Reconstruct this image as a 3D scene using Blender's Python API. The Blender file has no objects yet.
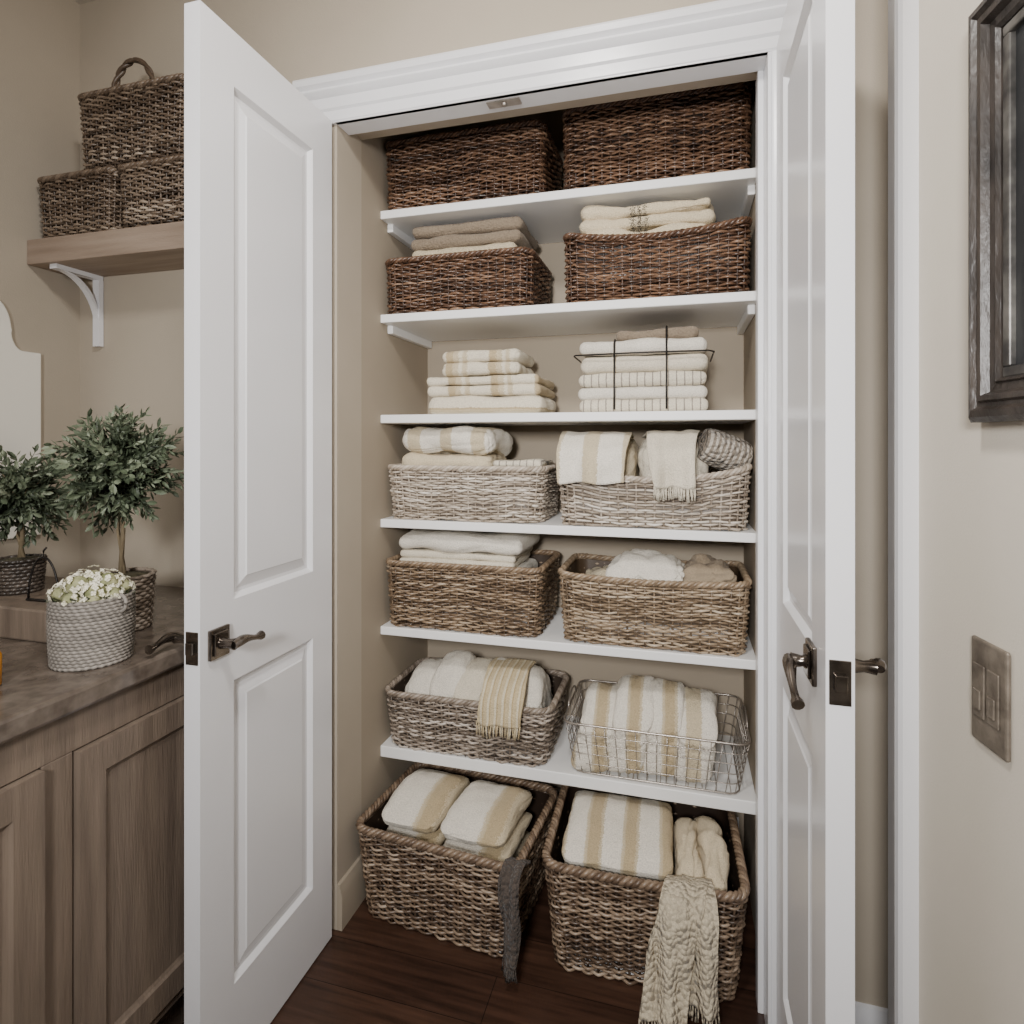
import bpy, bmesh, math, random
import numpy as np
from mathutils import Vector, Matrix
random.seed(7); rng=np.random.default_rng(7)
scene=bpy.context.scene; COL=scene.collection
H=1.228

# ---------------------------------------------------------------- materials
def newmat(name):
    m=bpy.data.materials.new(name); m.use_nodes=True
    nt=m.node_tree; b=nt.nodes['Principled BSDF']; return m,nt,b
def N(nt,t,**k):
    n=nt.nodes.new(t)
    for a,v in k.items(): setattr(n,a,v)
    return n
def c4(c): return (c[0],c[1],c[2],1)
def s2l(r,g,b):
    f=lambda v:(v/255/12.92) if v/255<=.04045 else ((v/255+.055)/1.055)**2.4
    return (f(r),f(g),f(b))
def ramp(nt,stops,interp='LINEAR'):
    r=N(nt,'ShaderNodeValToRGB'); r.color_ramp.interpolation=interp
    el=r.color_ramp.elements
    while len(el)<len(stops): el.new(.5)
    for e,(p,c) in zip(el,stops): e.position=p; e.color=c4(c)
    return r
def noisy(name,c1,c2,scale=5,rough=.6,bump=0,bscale=80,stretch=(1,1,1),metal=0,spec=.5,detail=3):
    m,nt,b=newmat(name)
    tc=N(nt,'ShaderNodeTexCoord'); mp=N(nt,'ShaderNodeMapping'); mp.inputs['Scale'].default_value=stretch
    nt.links.new(tc.outputs['Object'],mp.inputs[0])
    n=N(nt,'ShaderNodeTexNoise'); n.inputs['Scale'].default_value=scale; n.inputs['Detail'].default_value=detail
    nt.links.new(mp.outputs[0],n.inputs['Vector'])
    r=ramp(nt,[(.3,c1),(.7,c2)]); nt.links.new(n.outputs['Fac'],r.inputs[0])
    nt.links.new(r.outputs[0],b.inputs['Base Color'])
    b.inputs['Roughness'].default_value=rough; b.inputs['Metallic'].default_value=metal
    b.inputs['Specular IOR Level'].default_value=spec
    if bump:
        n2=N(nt,'ShaderNodeTexNoise'); n2.inputs['Scale'].default_value=bscale; n2.inputs['Detail'].default_value=4
        nt.links.new(mp.outputs[0],n2.inputs['Vector'])
        bp=N(nt,'ShaderNodeBump'); bp.inputs['Strength'].default_value=bump; bp.inputs['Distance'].default_value=.004
        nt.links.new(n2.outputs['Fac'],bp.inputs['Height']); nt.links.new(bp.outputs[0],b.inputs['Normal'])
    return m
def wicker(name,stops,rough=.36):
    m,nt,b=newmat(name)
    at=N(nt,'ShaderNodeAttribute'); at.attribute_name='tone'
    tc=N(nt,'ShaderNodeTexCoord')
    n=N(nt,'ShaderNodeTexNoise'); n.inputs['Scale'].default_value=24; n.inputs['Detail'].default_value=4
    nt.links.new(tc.outputs['Object'],n.inputs['Vector'])
    ma=N(nt,'ShaderNodeMath',operation='MULTIPLY_ADD'); ma.inputs[1].default_value=.5; 
    nt.links.new(n.outputs['Fac'],ma.inputs[0]); nt.links.new(at.outputs['Fac'],ma.inputs[2])
    sb=N(nt,'ShaderNodeMath',operation='SUBTRACT'); sb.inputs[1].default_value=.25
    nt.links.new(ma.outputs[0],sb.inputs[0])
    r=ramp(nt,stops); nt.links.new(sb.outputs[0],r.inputs[0]); nt.links.new(r.outputs[0],b.inputs['Base Color'])
    b.inputs['Roughness'].default_value=rough; b.inputs['Specular IOR Level'].default_value=.6
    return m
def fabric(name,base,stripes=None,period=.12,axis='X',bscale=330,bump=.8,weave=False,off=0.0):
    """stripes: list of (pos 0..1, colour) constant bands over one period"""
    m,nt,b=newmat(name)
    tc=N(nt,'ShaderNodeTexCoord')
    n=N(nt,'ShaderNodeTexNoise'); n.inputs['Scale'].default_value=bscale; n.inputs['Detail'].default_value=3
    nt.links.new(tc.outputs['Object'],n.inputs['Vector'])
    if stripes:
        sp=N(nt,'ShaderNodeSeparateXYZ'); nt.links.new(tc.outputs['Object'],sp.inputs[0])
        mu=N(nt,'ShaderNodeMath',operation='MULTIPLY_ADD'); mu.inputs[1].default_value=1/period; mu.inputs[2].default_value=off+50
        nt.links.new(sp.outputs[axis],mu.inputs[0])
        n3=N(nt,'ShaderNodeTexNoise'); n3.inputs['Scale'].default_value=9; nt.links.new(tc.outputs['Object'],n3.inputs['Vector'])
        ad=N(nt,'ShaderNodeMath',operation='MULTIPLY_ADD'); ad.inputs[1].default_value=.18; 
        nt.links.new(n3.outputs['Fac'],ad.inputs[0]); nt.links.new(mu.outputs[0],ad.inputs[2])
        ad2=N(nt,'ShaderNodeMath',operation='MULTIPLY_ADD'); ad2.inputs[1].default_value=.16
        nt.links.new(n.outputs['Fac'],ad2.inputs[0]); nt.links.new(ad.outputs[0],ad2.inputs[2])
        fr=N(nt,'ShaderNodeMath',operation='FRACT'); nt.links.new(ad2.outputs[0],fr.inputs[0])
        r=ramp(nt,stripes,'CONSTANT'); nt.links.new(fr.outputs[0],r.inputs[0]); col=r.outputs[0]
    else:
        n4=N(nt,'ShaderNodeTexNoise'); n4.inputs['Scale'].default_value=14
        nt.links.new(tc.outputs['Object'],n4.inputs['Vector'])
        r=ramp(nt,[(.3,tuple(x*.9 for x in base)),(.7,base)]); nt.links.new(n4.outputs['Fac'],r.inputs[0]); col=r.outputs[0]
    mr=N(nt,'ShaderNodeMapRange'); mr.inputs[1].default_value=.3; mr.inputs[2].default_value=.7; mr.inputs[3].default_value=.78; mr.inputs[4].default_value=1.05
    nt.links.new(n.outputs['Fac'],mr.inputs[0])
    mm=N(nt,'ShaderNodeMix',data_type='RGBA',blend_type='MULTIPLY'); mm.inputs[0].default_value=1
    nt.links.new(col,mm.inputs[6]); nt.links.new(mr.outputs[0],mm.inputs[7]); nt.links.new(mm.outputs[2],b.inputs['Base Color'])
    b.inputs['Roughness'].default_value=.95; b.inputs['Specular IOR Level'].default_value=.1
    b.inputs['Sheen Weight'].default_value=.15
    bp=N(nt,'ShaderNodeBump'); bp.inputs['Strength'].default_value=bump; bp.inputs['Distance'].default_value=.005
    if weave:
        v=N(nt,'ShaderNodeTexVoronoi'); v.inputs['Scale'].default_value=95
        nt.links.new(tc.outputs['Object'],v.inputs['Vector']); nt.links.new(v.outputs['Distance'],bp.inputs['Height'])
        bp.inputs['Distance'].default_value=.010; bp.inputs['Strength'].default_value=1; bp.invert=True
    else: nt.links.new(n.outputs['Fac'],bp.inputs['Height'])
    nt.links.new(bp.outputs[0],b.inputs['Normal'])
    return m

M={}
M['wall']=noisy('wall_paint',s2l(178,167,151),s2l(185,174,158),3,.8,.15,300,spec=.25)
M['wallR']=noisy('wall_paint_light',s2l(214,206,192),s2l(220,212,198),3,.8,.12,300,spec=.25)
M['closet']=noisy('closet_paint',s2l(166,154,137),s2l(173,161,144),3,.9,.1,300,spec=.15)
M['ceil']=noisy('ceiling_paint',s2l(205,198,186),s2l(212,205,194),3,.9)
M['white']=noisy('white_paint',s2l(233,233,236),s2l(237,237,240),2,.26,.05,60,spec=.55)
M['shelfw']=noisy('shelf_paint',s2l(242,242,241),s2l(246,246,245),2,.42,spec=.45)
M['bronze']=noisy('aged_nickel_bronze',s2l(92,84,77),s2l(146,137,128),30,.2,metal=.95)
M['plate']=noisy('pewter',s2l(104,95,85),s2l(146,136,123),34,.5,.3,120,metal=.4)
M['wire']=noisy('wire_metal',s2l(150,142,134),s2l(180,172,164),30,.3,metal=.7)
M['dark']=noisy('dark_metal',s2l(34,31,30),s2l(50,46,44),30,.45,metal=.5)
M['oak']=noisy('cabinet_oak',s2l(106,93,82),s2l(134,119,105),6,.5,.3,40,stretch=(7,7,.6),detail=6)
M['shelfoak']=noisy('shelf_oak',s2l(142,124,109),s2l(170,152,136),6,.6,.3,40,stretch=(.6,7,7),detail=6)
M['stone']=noisy('counter_stone',s2l(82,72,64),s2l(122,111,101),34,.18,.1,60,detail=9)
M['frame']=noisy('frame_wood',s2l(24,20,18),s2l(74,66,60),11,.38,.35,60,stretch=(2.5,2.5,.8),detail=6)
M['silver']=noisy('silver_leaf',s2l(52,50,50),s2l(130,127,122),30,.35,metal=.5)
M['art']=noisy('art_canvas',s2l(16,17,20),s2l(44,46,48),6,.5)
M['bark']=noisy('bark',s2l(110,96,74),s2l(152,136,108),30,.8,.5,90,stretch=(3,3,1))
M['soil']=noisy('moss_soil',s2l(50,44,32),s2l(84,78,54),60,.95,.8,80)
M['petal']=noisy('petal',s2l(222,216,188),s2l(248,244,228),40,.7)
M['petalcore']=noisy('blossom_core',s2l(118,124,84),s2l(176,174,136),60,.9,.8,120)
M['amber']=noisy('amber_glass',s2l(170,110,30),s2l(205,145,55),8,.12)
m,nt,b=newmat('mirror_reflection_tint'); b.inputs['Metallic'].default_value=.2; b.inputs['Roughness'].default_value=.07; b.inputs['Base Color'].default_value=c4(s2l(255,253,244)); M['mirror']=m  # pale cream base colour stands in for the mirror's bright reflection
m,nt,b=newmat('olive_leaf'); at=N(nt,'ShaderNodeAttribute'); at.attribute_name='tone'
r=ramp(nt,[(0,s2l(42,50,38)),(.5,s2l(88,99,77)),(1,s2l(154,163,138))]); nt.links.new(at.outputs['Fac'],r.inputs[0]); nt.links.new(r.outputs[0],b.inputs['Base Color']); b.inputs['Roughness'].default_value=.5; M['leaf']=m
m,nt,b=newmat('dark_wood_planks'); tc=N(nt,'ShaderNodeTexCoord'); br=N(nt,'ShaderNodeTexBrick')
br.offset=.37; br.inputs['Scale'].default_value=1; br.inputs['Brick Width'].default_value=1.1; br.inputs['Row Height'].default_value=.12; br.inputs['Mortar Size'].default_value=.001
br.inputs['Color1'].default_value=c4(s2l(64,44,35)); br.inputs['Color2'].default_value=c4(s2l(82,58,45)); br.inputs['Mortar'].default_value=c4(s2l(26,18,14))
nt.links.new(tc.outputs['Object'],br.inputs['Vector'])
mp=N(nt,'ShaderNodeMapping'); mp.inputs['Scale'].default_value=(1.5,22,1); nt.links.new(tc.outputs['Object'],mp.inputs[0])
n=N(nt,'ShaderNodeTexNoise'); n.inputs['Scale'].default_value=3; n.inputs['Detail'].default_value=6; nt.links.new(mp.outputs[0],n.inputs['Vector'])
r=ramp(nt,[(.3,(.4,.4,.4)),(.7,(1.15,1.15,1.15))]); nt.links.new(n.outputs['Fac'],r.inputs[0])
mx=N(nt,'ShaderNodeMix',data_type='RGBA',blend_type='MULTIPLY'); mx.inputs[0].default_value=1
nt.links.new(br.outputs['Color'],mx.inputs[6]); nt.links.new(r.outputs[0],mx.inputs[7]); nt.links.new(mx.outputs[2],b.inputs['Base Color']); b.inputs['Roughness'].default_value=.32; M['floor']=m

W_DARK=wicker('wicker_dark',[(0,s2l(34,23,17)),(.45,s2l(86,61,45)),(.8,s2l(126,96,74)),(1,s2l(160,130,106))])
W_MID=wicker('wicker_mid',[(0,s2l(62,49,38)),(.4,s2l(116,96,76)),(.75,s2l(160,138,113)),(1,s2l(198,180,156))])
W_TAN=wicker('wicker_tan',[(0,s2l(78,63,48)),(.4,s2l(134,114,92)),(.75,s2l(176,156,131)),(1,s2l(210,194,172))])
W_WASH=wicker('wicker_whitewash',[(0,s2l(108,95,82)),(.35,s2l(164,150,134)),(.7,s2l(203,191,176)),(1,s2l(232,224,211))],.45)
W_GREY=wicker('wicker_grey',[(0,s2l(68,58,50)),(.4,s2l(128,115,102)),(.75,s2l(176,163,150)),(1,s2l(214,204,192))])
W_FLOOR=wicker('wicker_floor',[(0,s2l(48,37,30)),(.4,s2l(102,83,67)),(.75,s2l(150,129,108)),(1,s2l(194,175,154))])
W_ROPE=wicker('rope_grey',[(0,s2l(98,93,87)),(.4,s2l(134,128,121)),(.75,s2l(164,157,149)),(1,s2l(194,187,178))],.85)
W_SH=wicker('wicker_small',[(0,s2l(44,35,28)),(.4,s2l(94,78,64)),(.75,s2l(138,121,104)),(1,s2l(182,166,147))])
W_POT=wicker('wicker_pot_dark',[(0,s2l(34,29,26)),(.4,s2l(66,58,52)),(.75,s2l(96,86,78)),(1,s2l(124,114,104))])

IV=s2l(236,226,205); WH=s2l(243,236,222); CR=s2l(228,212,181); TAN=s2l(196,177,142); BG=s2l(213,198,168); TP=s2l(148,133,115); GR=s2l(160,151,140)
F={}
F['ivory']=fabric('towel_ivory',IV); F['white']=fabric('towel_white',WH); F['cream']=fabric('towel_cream',CR)
F['taupe']=fabric('blanket_taupe',TP,bscale=200,bump=1); F['beige']=fabric('blanket_beige',BG,bscale=200,bump=1)
F['stripe']=fabric('towel_striped',IV,[(0,IV),(.4,TAN),(.58,BG),(.7,IV),(.78,BG),(.88,IV)],.13)
F['hband']=fabric('towel_horizontal_band',IV,[(0,IV),(.42,BG),(.56,TAN),(.66,IV)],.052,axis='Z',off=.15)
F['stripe2']=fabric('towel_wide_striped',IV,[(0,WH),(.30,BG),(.38,TAN),(.68,BG),(.76,WH)],.085)
F['band']=fabric('towel_band',WH,[(0,WH),(.40,BG),(.46,TAN),(.66,BG),(.82,WH)],.2,off=.14)
F['bandb']=fabric('towel_band_beige',WH,[(0,WH),(.3,BG),(.7,WH)],.1,off=.3)
F['pin']=fabric('towel_pinstripe',IV,[(0,IV),(.5,GR),(.66,IV)],.02)
F['black']=fabric('throw_black_striped',CR,[(0,CR),(.38,s2l(60,56,54)),(.402,CR),(.43,s2l(60,56,54)),(.455,CR),(.49,s2l(60,56,54)),(.505,CR)],.36,off=.33)
F['knit']=fabric('knit_cream',s2l(216,203,178),weave=True)
F['knitg']=fabric('knit_grey',s2l(194,184,170),[(0,s2l(202,193,180)),(.5,s2l(146,135,122))],.014,weave=True)
F['dknit']=fabric('knit_dark',s2l(92,83,77),weave=True)
F['gold']=fabric('throw_gold',s2l(206,184,140),[(0,s2l(212,194,156)),(.5,s2l(230,218,190)),(.8,s2l(196,174,134))],.02)
F['brown']=fabric('cloth_brown',s2l(176,158,134))

# ---------------------------------------------------------------- mesh builder
class MB:
    def __init__(s): s.v=[];s.f=[];s.t=[];s.n=0
    def add(s,v,f,t=None):
        v=np.asarray(v,float).reshape(-1,3)
        s.v.append(v); s.f.extend([[i+s.n for i in q] for q in f])
        s.t.append(np.full(len(v),.5) if t is None else np.broadcast_to(np.asarray(t,float),(len(v),)))
        s.n+=len(v)
    def box(s,x0,x1,y0,y1,z0,z1,t=None):
        v=[(x0,y0,z0),(x1,y0,z0),(x1,y1,z0),(x0,y1,z0),(x0,y0,z1),(x1,y0,z1),(x1,y1,z1),(x0,y1,z1)]
        s.add(v,[(0,3,2,1),(4,5,6,7),(0,1,5,4),(1,2,6,5),(2,3,7,6),(3,0,4,7)],t)
    def tube(s,p,r,sides=6,closed=False,t=None,up=(0,0,1),cap=True):
        p=np.asarray(p,float); n=len(p)
        if closed: tg=np.roll(p,-1,0)-np.roll(p,1,0)
        else: tg=np.gradient(p,axis=0)
        tg/=np.linalg.norm(tg,axis=1)[:,None]+1e-12
        u=np.tile(np.array(up,float),(n,1)); a=np.cross(tg,u); la=np.linalg.norm(a,axis=1)
        bad=la<.1
        if bad.any(): a[bad]=np.cross(tg[bad],np.array([.9,.3,.1])); la=np.linalg.norm(a,axis=1)
        a/=la[:,None]; b=np.cross(a,tg)
        th=np.arange(sides)*2*np.pi/sides
        r=np.broadcast_to(np.asarray(r,float),(n,))
        v=p[:,None,:]+r[:,None,None]*(np.cos(th)[None,:,None]*a[:,None,:]+np.sin(th)[None,:,None]*b[:,None,:])
        f=[]
        for i in range(n if closed else n-1):
            j=(i+1)%n
            for k in range(sides):
                l=(k+1)%sides; f.append((i*sides+k,i*sides+l,j*sides+l,j*sides+k))
        if cap and not closed:
            f.append(tuple(range(sides))[::-1]); f.append(tuple((n-1)*sides+k for k in range(sides)))
        tt=None if t is None else np.repeat(np.broadcast_to(np.asarray(t,float),(n,)),sides)
        s.add(v.reshape(-1,3),f,tt)
    def lathe(s,prof,seg=32,t=None,c=(0,0)):
        n=len(prof); v=[(c[0]+r*math.cos(2*math.pi*k/seg),c[1]+r*math.sin(2*math.pi*k/seg),z) for r,z in prof for k in range(seg)]
        f=[(i*seg+k,i*seg+(k+1)%seg,(i+1)*seg+(k+1)%seg,(i+1)*seg+k) for i in range(n-1) for k in range(seg)]
        f.append(tuple(range(seg))[::-1]); f.append(tuple((n-1)*seg+k for k in range(seg)))
        s.add(v,f,t)
    def prism(s,pts,f3,a0,a1,t=None):
        n=len(pts); v=[f3(p,a0) for p in pts]+[f3(p,a1) for p in pts]
        f=[(i,(i+1)%n,n+(i+1)%n,n+i) for i in range(n)]+[tuple(range(n))[::-1],tuple(range(n,2*n))]
        s.add(v,f,t)
    def obj(s,name,mat,parent=None,loc=(0,0,0),rot=0,smooth=True,weld=False,bevel=0,tone=False,angle=40):
        me=bpy.data.meshes.new(name); v=np.concatenate(s.v)
        me.from_pydata(v.tolist(),[],s.f)
        if tone:
            a=me.attributes.new('tone','FLOAT','POINT'); a.data.foreach_set('value',np.concatenate(s.t).astype(np.float32))
        if not tone or weld:
            bm=bmesh.new(); bm.from_mesh(me)
            if weld: bmesh.ops.remove_doubles(bm,verts=bm.verts,dist=1e-5)
            bmesh.ops.recalc_face_normals(bm,faces=bm.faces); bm.to_mesh(me); bm.free()
        if smooth:
            me.polygons.foreach_set('use_smooth',[True]*len(me.polygons))
            if angle<180: me.set_sharp_from_angle(angle=math.radians(angle))
        me.materials.append(mat)
        o=bpy.data.objects.new(name,me); COL.objects.link(o)
        o.location=loc; o.rotation_euler=(0,0,rot)
        if parent: o.parent=parent
        if bevel:
            md=o.modifiers.new('bevel','BEVEL'); md.width=bevel; md.segments=2; md.limit_method='ANGLE'
        return o
def empty(name,loc,rot=0):
    o=bpy.data.objects.new(name,None); o.empty_display_size=.05; COL.objects.link(o); o.location=loc; o.rotation_euler=(0,0,rot); return o
def tag(o,label,cat,group=None):
    o['label']=label; o['category']=cat
    if group: o['group']=group
    return o
def struct(o,label=None,cat=None):
    o['kind']='structure'
    if label: o['label']=label
    if cat: o['category']=cat
    return o

# ---------------------------------------------------------------- room
def boxobj(name,mat,b,bevel=0,label=None):
    m=MB(); m.box(*b); return struct(m.obj(name,mat,bevel=bevel,smooth=False),label,name.split('_')[0])
XL,XR=-.834,.18; YB=1.337; YC=1.90; OPEN=2.03; CEIL=2.5
boxobj('floor',M['floor'],(-1.9,1.3,-2.2,2.1,-.05,0),label='dark brown wood plank floor')
boxobj('ceiling',M['ceil'],(-1.9,1.3,-2.2,2.1,CEIL,CEIL+.05),label='pale painted ceiling')
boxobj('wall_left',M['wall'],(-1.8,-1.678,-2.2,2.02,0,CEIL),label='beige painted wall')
m=MB()
m.box(-1.678,XL,YB,YB+.12,0,CEIL); m.box(XR,1.1,YB,YB+.12,0,CEIL); m.box(XL,XR,YB,YB+.12,OPEN+.02,CEIL)
struct(m.obj('wall_back',M['wall'],smooth=False),'beige wall around the closet opening','wall')
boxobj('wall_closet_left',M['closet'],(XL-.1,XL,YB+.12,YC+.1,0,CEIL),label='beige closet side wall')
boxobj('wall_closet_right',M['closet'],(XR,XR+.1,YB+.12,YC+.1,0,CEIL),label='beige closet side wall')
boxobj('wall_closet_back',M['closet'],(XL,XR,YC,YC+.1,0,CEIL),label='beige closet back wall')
boxobj('wall_far_right',M['wall'],(1.1,1.2,-2.2,YB+.12,0,CEIL),label='beige painted wall')
P0=Vector((.36,.89,0)); WD=Vector((-.127,.992,0)).normalized(); WN=Vector((-WD.y,WD.x,0))
rotW=math.atan2(WD.y,WD.x)
m=MB(); m.box(-2.6,.212,-.12,0,0,CEIL)
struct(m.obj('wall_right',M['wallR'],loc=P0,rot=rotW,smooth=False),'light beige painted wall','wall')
def casing_profile(w):
    return [(0,0),(0,.010),(.006,.013),(w*.28,.014),(w*.36,.017),(w*.62,.019),(w*.68,.024),(w*.8,.027),(w*.92,.026),(w,.022),(w,0)]
m=MB(); pr=casing_profile(.074)
m.prism(pr,lambda p,a:(.212-p[0],p[1],a),0,CEIL)
struct(m.obj('trim_1',M['white'],loc=P0,rot=rotW,angle=25),'white moulded casing','trim')
m=MB(); w=.104
pr=[(0,0),(0,.010),(.005,.014),(.028,.015),(.033,.020),(.058,.022),(.063,.029),(.071,.035),(.078,.031),(.086,.040),(.098,.043),(w,.040),(w,0)]
m.prism(pr,lambda p,a:(a,YB-p[1],OPEN+p[0]),XL-.10,XR+.10)
struct(m.obj('trim_2',M['white'],angle=25),'white moulded head casing over the closet','trim')
m=MB(); m.prism(casing_profile(.06),lambda p,a:(XL-.038-p[0],YB-p[1],a),0,OPEN)
struct(m.obj('trim_3',M['white'],angle=25),'white moulded casing','trim')
m=MB(); m.prism(casing_profile(.09),lambda p,a:(XR+p[0],YB-p[1],a),0,OPEN)
struct(m.obj('trim_4',M['white'],angle=25),'white moulded casing','trim')
boxobj('trim_5',M['white'],(XL,XR,YB-.012,YB+.055,OPEN,OPEN+.02),.002,'white head jamb')
m=MB(); m.box(XR-.008,XR,YB-.012,YB+.2,0,OPEN); m.box(XR-.02,XR-.008,YB+.05,YB+.09,0,OPEN)
struct(m.obj('trim_6',M['white'],smooth=False,bevel=.002),'white side jamb','trim')
def baseb(name,f,a0,a1,mat=M['white']):
    m=MB(); m.prism([(0,0),(.014,0),(.014,.085),(.010,.1),(.006,.112),(0,.115)],f,a0,a1); struct(m.obj(name,mat,angle=25),'painted baseboard','baseboard')
baseb('baseboard_closet_left',lambda p,a:(XL+p[0],a,p[1]),YB,YC,M['closet'])
baseb('baseboard_closet_back',lambda p,a:(a,YC-p[0],p[1]),XL+.014,XR-.014)
baseb('baseboard_back',lambda p,a:(a,YB-p[0],p[1]),XR+.095,1.1)
m=MB(); m.box(-.44,-.36,YB+.005,YB+.03,OPEN-.004,OPEN); m.lathe([(.0,OPEN-.010),(.006,OPEN-.008),(.008,OPEN-.004)],12,c=(-.40,YB+.018))
tag(m.obj('door_catch',M['wire'],smooth=False),'small metal ball catch under the head jamb','door catch')

# ---------------------------------------------------------------- doors
def paneled(mb,f,W,Hh,m0,m1,rows,rings):
    A=[0,m0,W-m1,W]; B=[0]
    for a,b in rows: B+= [a,b]
    B.append(Hh)
    for i in range(3):
        for j in range(len(B)-1):
            a0,a1,b0,b1=A[i],A[i+1],B[j],B[j+1]
            if i==1 and j%2==1:
                prev=[(a0,b0),(a1,b0),(a1,b1),(a0,b1)]; pd=0
                for ins,dep in rings:
                    cur=[(a0+ins,b0+ins),(a1-ins,b0+ins),(a1-ins,b1-ins),(a0+ins,b1-ins)]
                    for k in range(4):
                        l=(k+1)%4
                        mb.add([f(*prev[k],pd),f(*prev[l],pd),f(*cur[l],dep),f(*cur[k],dep)],[(0,1,2,3)])
                    prev,pd=cur,dep
                mb.add([f(*q,pd) for q in prev],[(0,1,2,3)])
            else: mb.add([f(a0,b0,0),f(a1,b0,0),f(a1,b1,0),f(a0,b1,0)],[(0,1,2,3)])
def slab(mb,T,W,Hh,m0,m1,rows,rings):
    paneled(mb,lambda a,b,d:(T-d,a,b),W,Hh,m0,m1,rows,rings)
    paneled(mb,lambda a,b,d:(d,a,b),W,Hh,m0,m1,rows,rings)
    A=[0,m0,W-m1,W]; B=[0]+[x for r in rows for x in r]+[Hh]
    for j in range(len(B)-1):
        for y in (0,W): mb.add([(0,y,B[j]),(T,y,B[j]),(T,y,B[j+1]),(0,y,B[j+1])],[(0,1,2,3)])
    for i in range(3):
        for z in (0,Hh): mb.add([(0,A[i],z),(T,A[i],z),(T,A[i+1],z),(0,A[i+1],z)],[(0,1,2,3)])
RINGS=[(.003,.003),(.009,.010),(.016,.0105),(.036,.004),(.039,.002)]
def lever(parent,x,y,z,sx,dy=1,ln=.085,droop=0.0,reach=.045):
    m=MB()
    a,b=sorted((x,x+sx*.007)); m.box(a,b,y-.025,y+.025,z-.028,z+.028)
    a,b=sorted((x+sx*.007,x+sx*.011)); m.box(a,b,y-.018,y+.018,z-.021,z+.021)
    m.obj('rosette',M['bronze'],parent,smooth=False,bevel=.002)
    m=MB()
    m.tube([(x+sx*.01,y,z),(x+sx*(reach-.015),y,z),(x+sx*reach,y,z)],[.012,.008,.011],12)
    t=np.linspace(0,1,14); P=[(x+sx*(reach+.002+.003*math.sin(k*3)),y+dy*(ln*k-.006),z-droop*k+.004*math.sin(k*math.pi*1.6)) for k in t]
    R=[.0085+.0015*math.sin(k*7)-.0025*k+(.002 if k>.9 else 0) for k in t]
    m.tube(P,R,10)
    m.obj('lever_handle',M['bronze'],parent,angle=60)
def door(name,x0,ylo,width,hz,inner,label,hy=.055,lv=((1,.085,0,.045),(1,.085,0,.045))):
    T=.035; m=MB(); slab(m,T,width,OPEN-.008,.085,.08,[(.175,.765),(.922,1.915)],RINGS)
    o=m.obj(name,M['white'],loc=(x0,ylo,.004),smooth=False,weld=True); struct(o,label,'door')
    lever(o,T,hy,hz-.004,1,*lv[0]); lever(o,0,hy,hz-.004,-1,*lv[1])
    m=MB(); m.box(.004,T-.004,-.0015,.001,hz-.034,hz+.026); m.box(.010,T-.010,-.009,-.0015,hz-.014,hz+.008)
    m.obj('latch_plate',M['bronze'],o,smooth=False,bevel=.001)
    for z in (.2,1.02,1.8):
        m=MB(); m.tube([(T+.002 if inner<0 else -.002,width,z-.04),(T+.002 if inner<0 else -.002,width,z+.04)],.004,8); m.obj('hinge',M['bronze'],o)
    return o
door('door_1',XL-.034,.888,.424,.856,1,'open white two-panel closet door with bronze lever',.042,((1,.075,0,.040),(-1,.065,.0,.060)))
door('door_2',XR+.006,.883,.425,.910,-1,'open white two-panel closet door with bronze lever',.075,((1,.030,0,.045),(-1,.075,.034,.030)))

# ---------------------------------------------------------------- closet shelves
SZ=[1.897,1.598,1.309,1.009,.70,.356]
for i,z in enumerate(SZ):
    e=empty('closet_shelf',(-.327,1.56,z-.026)); tag(e,'white painted closet shelf board','shelf','shelves inside the closet')
    m=MB(); th=.024 if i<5 else .032
    m.box(XL+.3275,XR+.3265,.002,YC-1.56-.0005,.026-th,.026); m.obj('board',M['shelfw'],e,smooth=False,bevel=.0025)
    if i<2:
        for x0,x1 in ((XL+.3275,XL+.3275+.018),(XR+.3265-.018,XR+.3265)):
            m=MB(); m.box(x0,x1,.045,.335,.026-th-.024,.026-th); m.obj('cleat',M['shelfw'],e,smooth=False,bevel=.002)

# ---------------------------------------------------------------- baskets
def rrect(w,d,r,n):
    r=min(r,w/2-.001,d/2-.001); L=2*(w-2*r)+2*(d-2*r)+2*math.pi*r
    pts=[];nr=[]
    segs=[('l',(-w/2+r,-d/2),(w/2-r,-d/2),(0,-1)),('a',(w/2-r,-d/2+r),-90),('l',(w/2,-d/2+r),(w/2,d/2-r),(1,0)),('a',(w/2-r,d/2-r),0),
          ('l',(w/2-r,d/2),(-w/2+r,d/2),(0,1)),('a',(-w/2+r,d/2-r),90),('l',(-w/2,d/2-r),(-w/2,-d/2+r),(-1,0)),('a',(-w/2+r,-d/2+r),180)]
    lens=[(w-2*r) if k in(0,4) else (d-2*r) if k in (2,6) else math.pi*r/2 for k in range(8)]
    cum=np.concatenate([[0],np.cumsum(lens)])
    for i in range(n):
        q=(i/n)*L; k=min(7,int(np.searchsorted(cum,q,side='right')-1)); u=(q-cum[k])/max(lens[k],1e-9); sg=segs[k]
        if sg[0]=='l':
            pts.append((sg[1][0]+(sg[2][0]-sg[1][0])*u,sg[1][1]+(sg[2][1]-sg[1][1])*u)); nr.append(sg[3])
        else:
            a=math.radians(sg[2]+90*u); pts.append((sg[1][0]+r*math.cos(a),sg[1][1]+r*math.sin(a))); nr.append((math.cos(a),math.sin(a)))
    return np.array(pts),np.array(nr)
def seg_tone(n,lo=.1,hi=.95,seg=14):
    t=[]
    while len(t)<n:
        t+= [rng.uniform(lo,hi)]*int(rng.integers(seg//2,seg*2))
    return np.array(t[:n])
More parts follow.
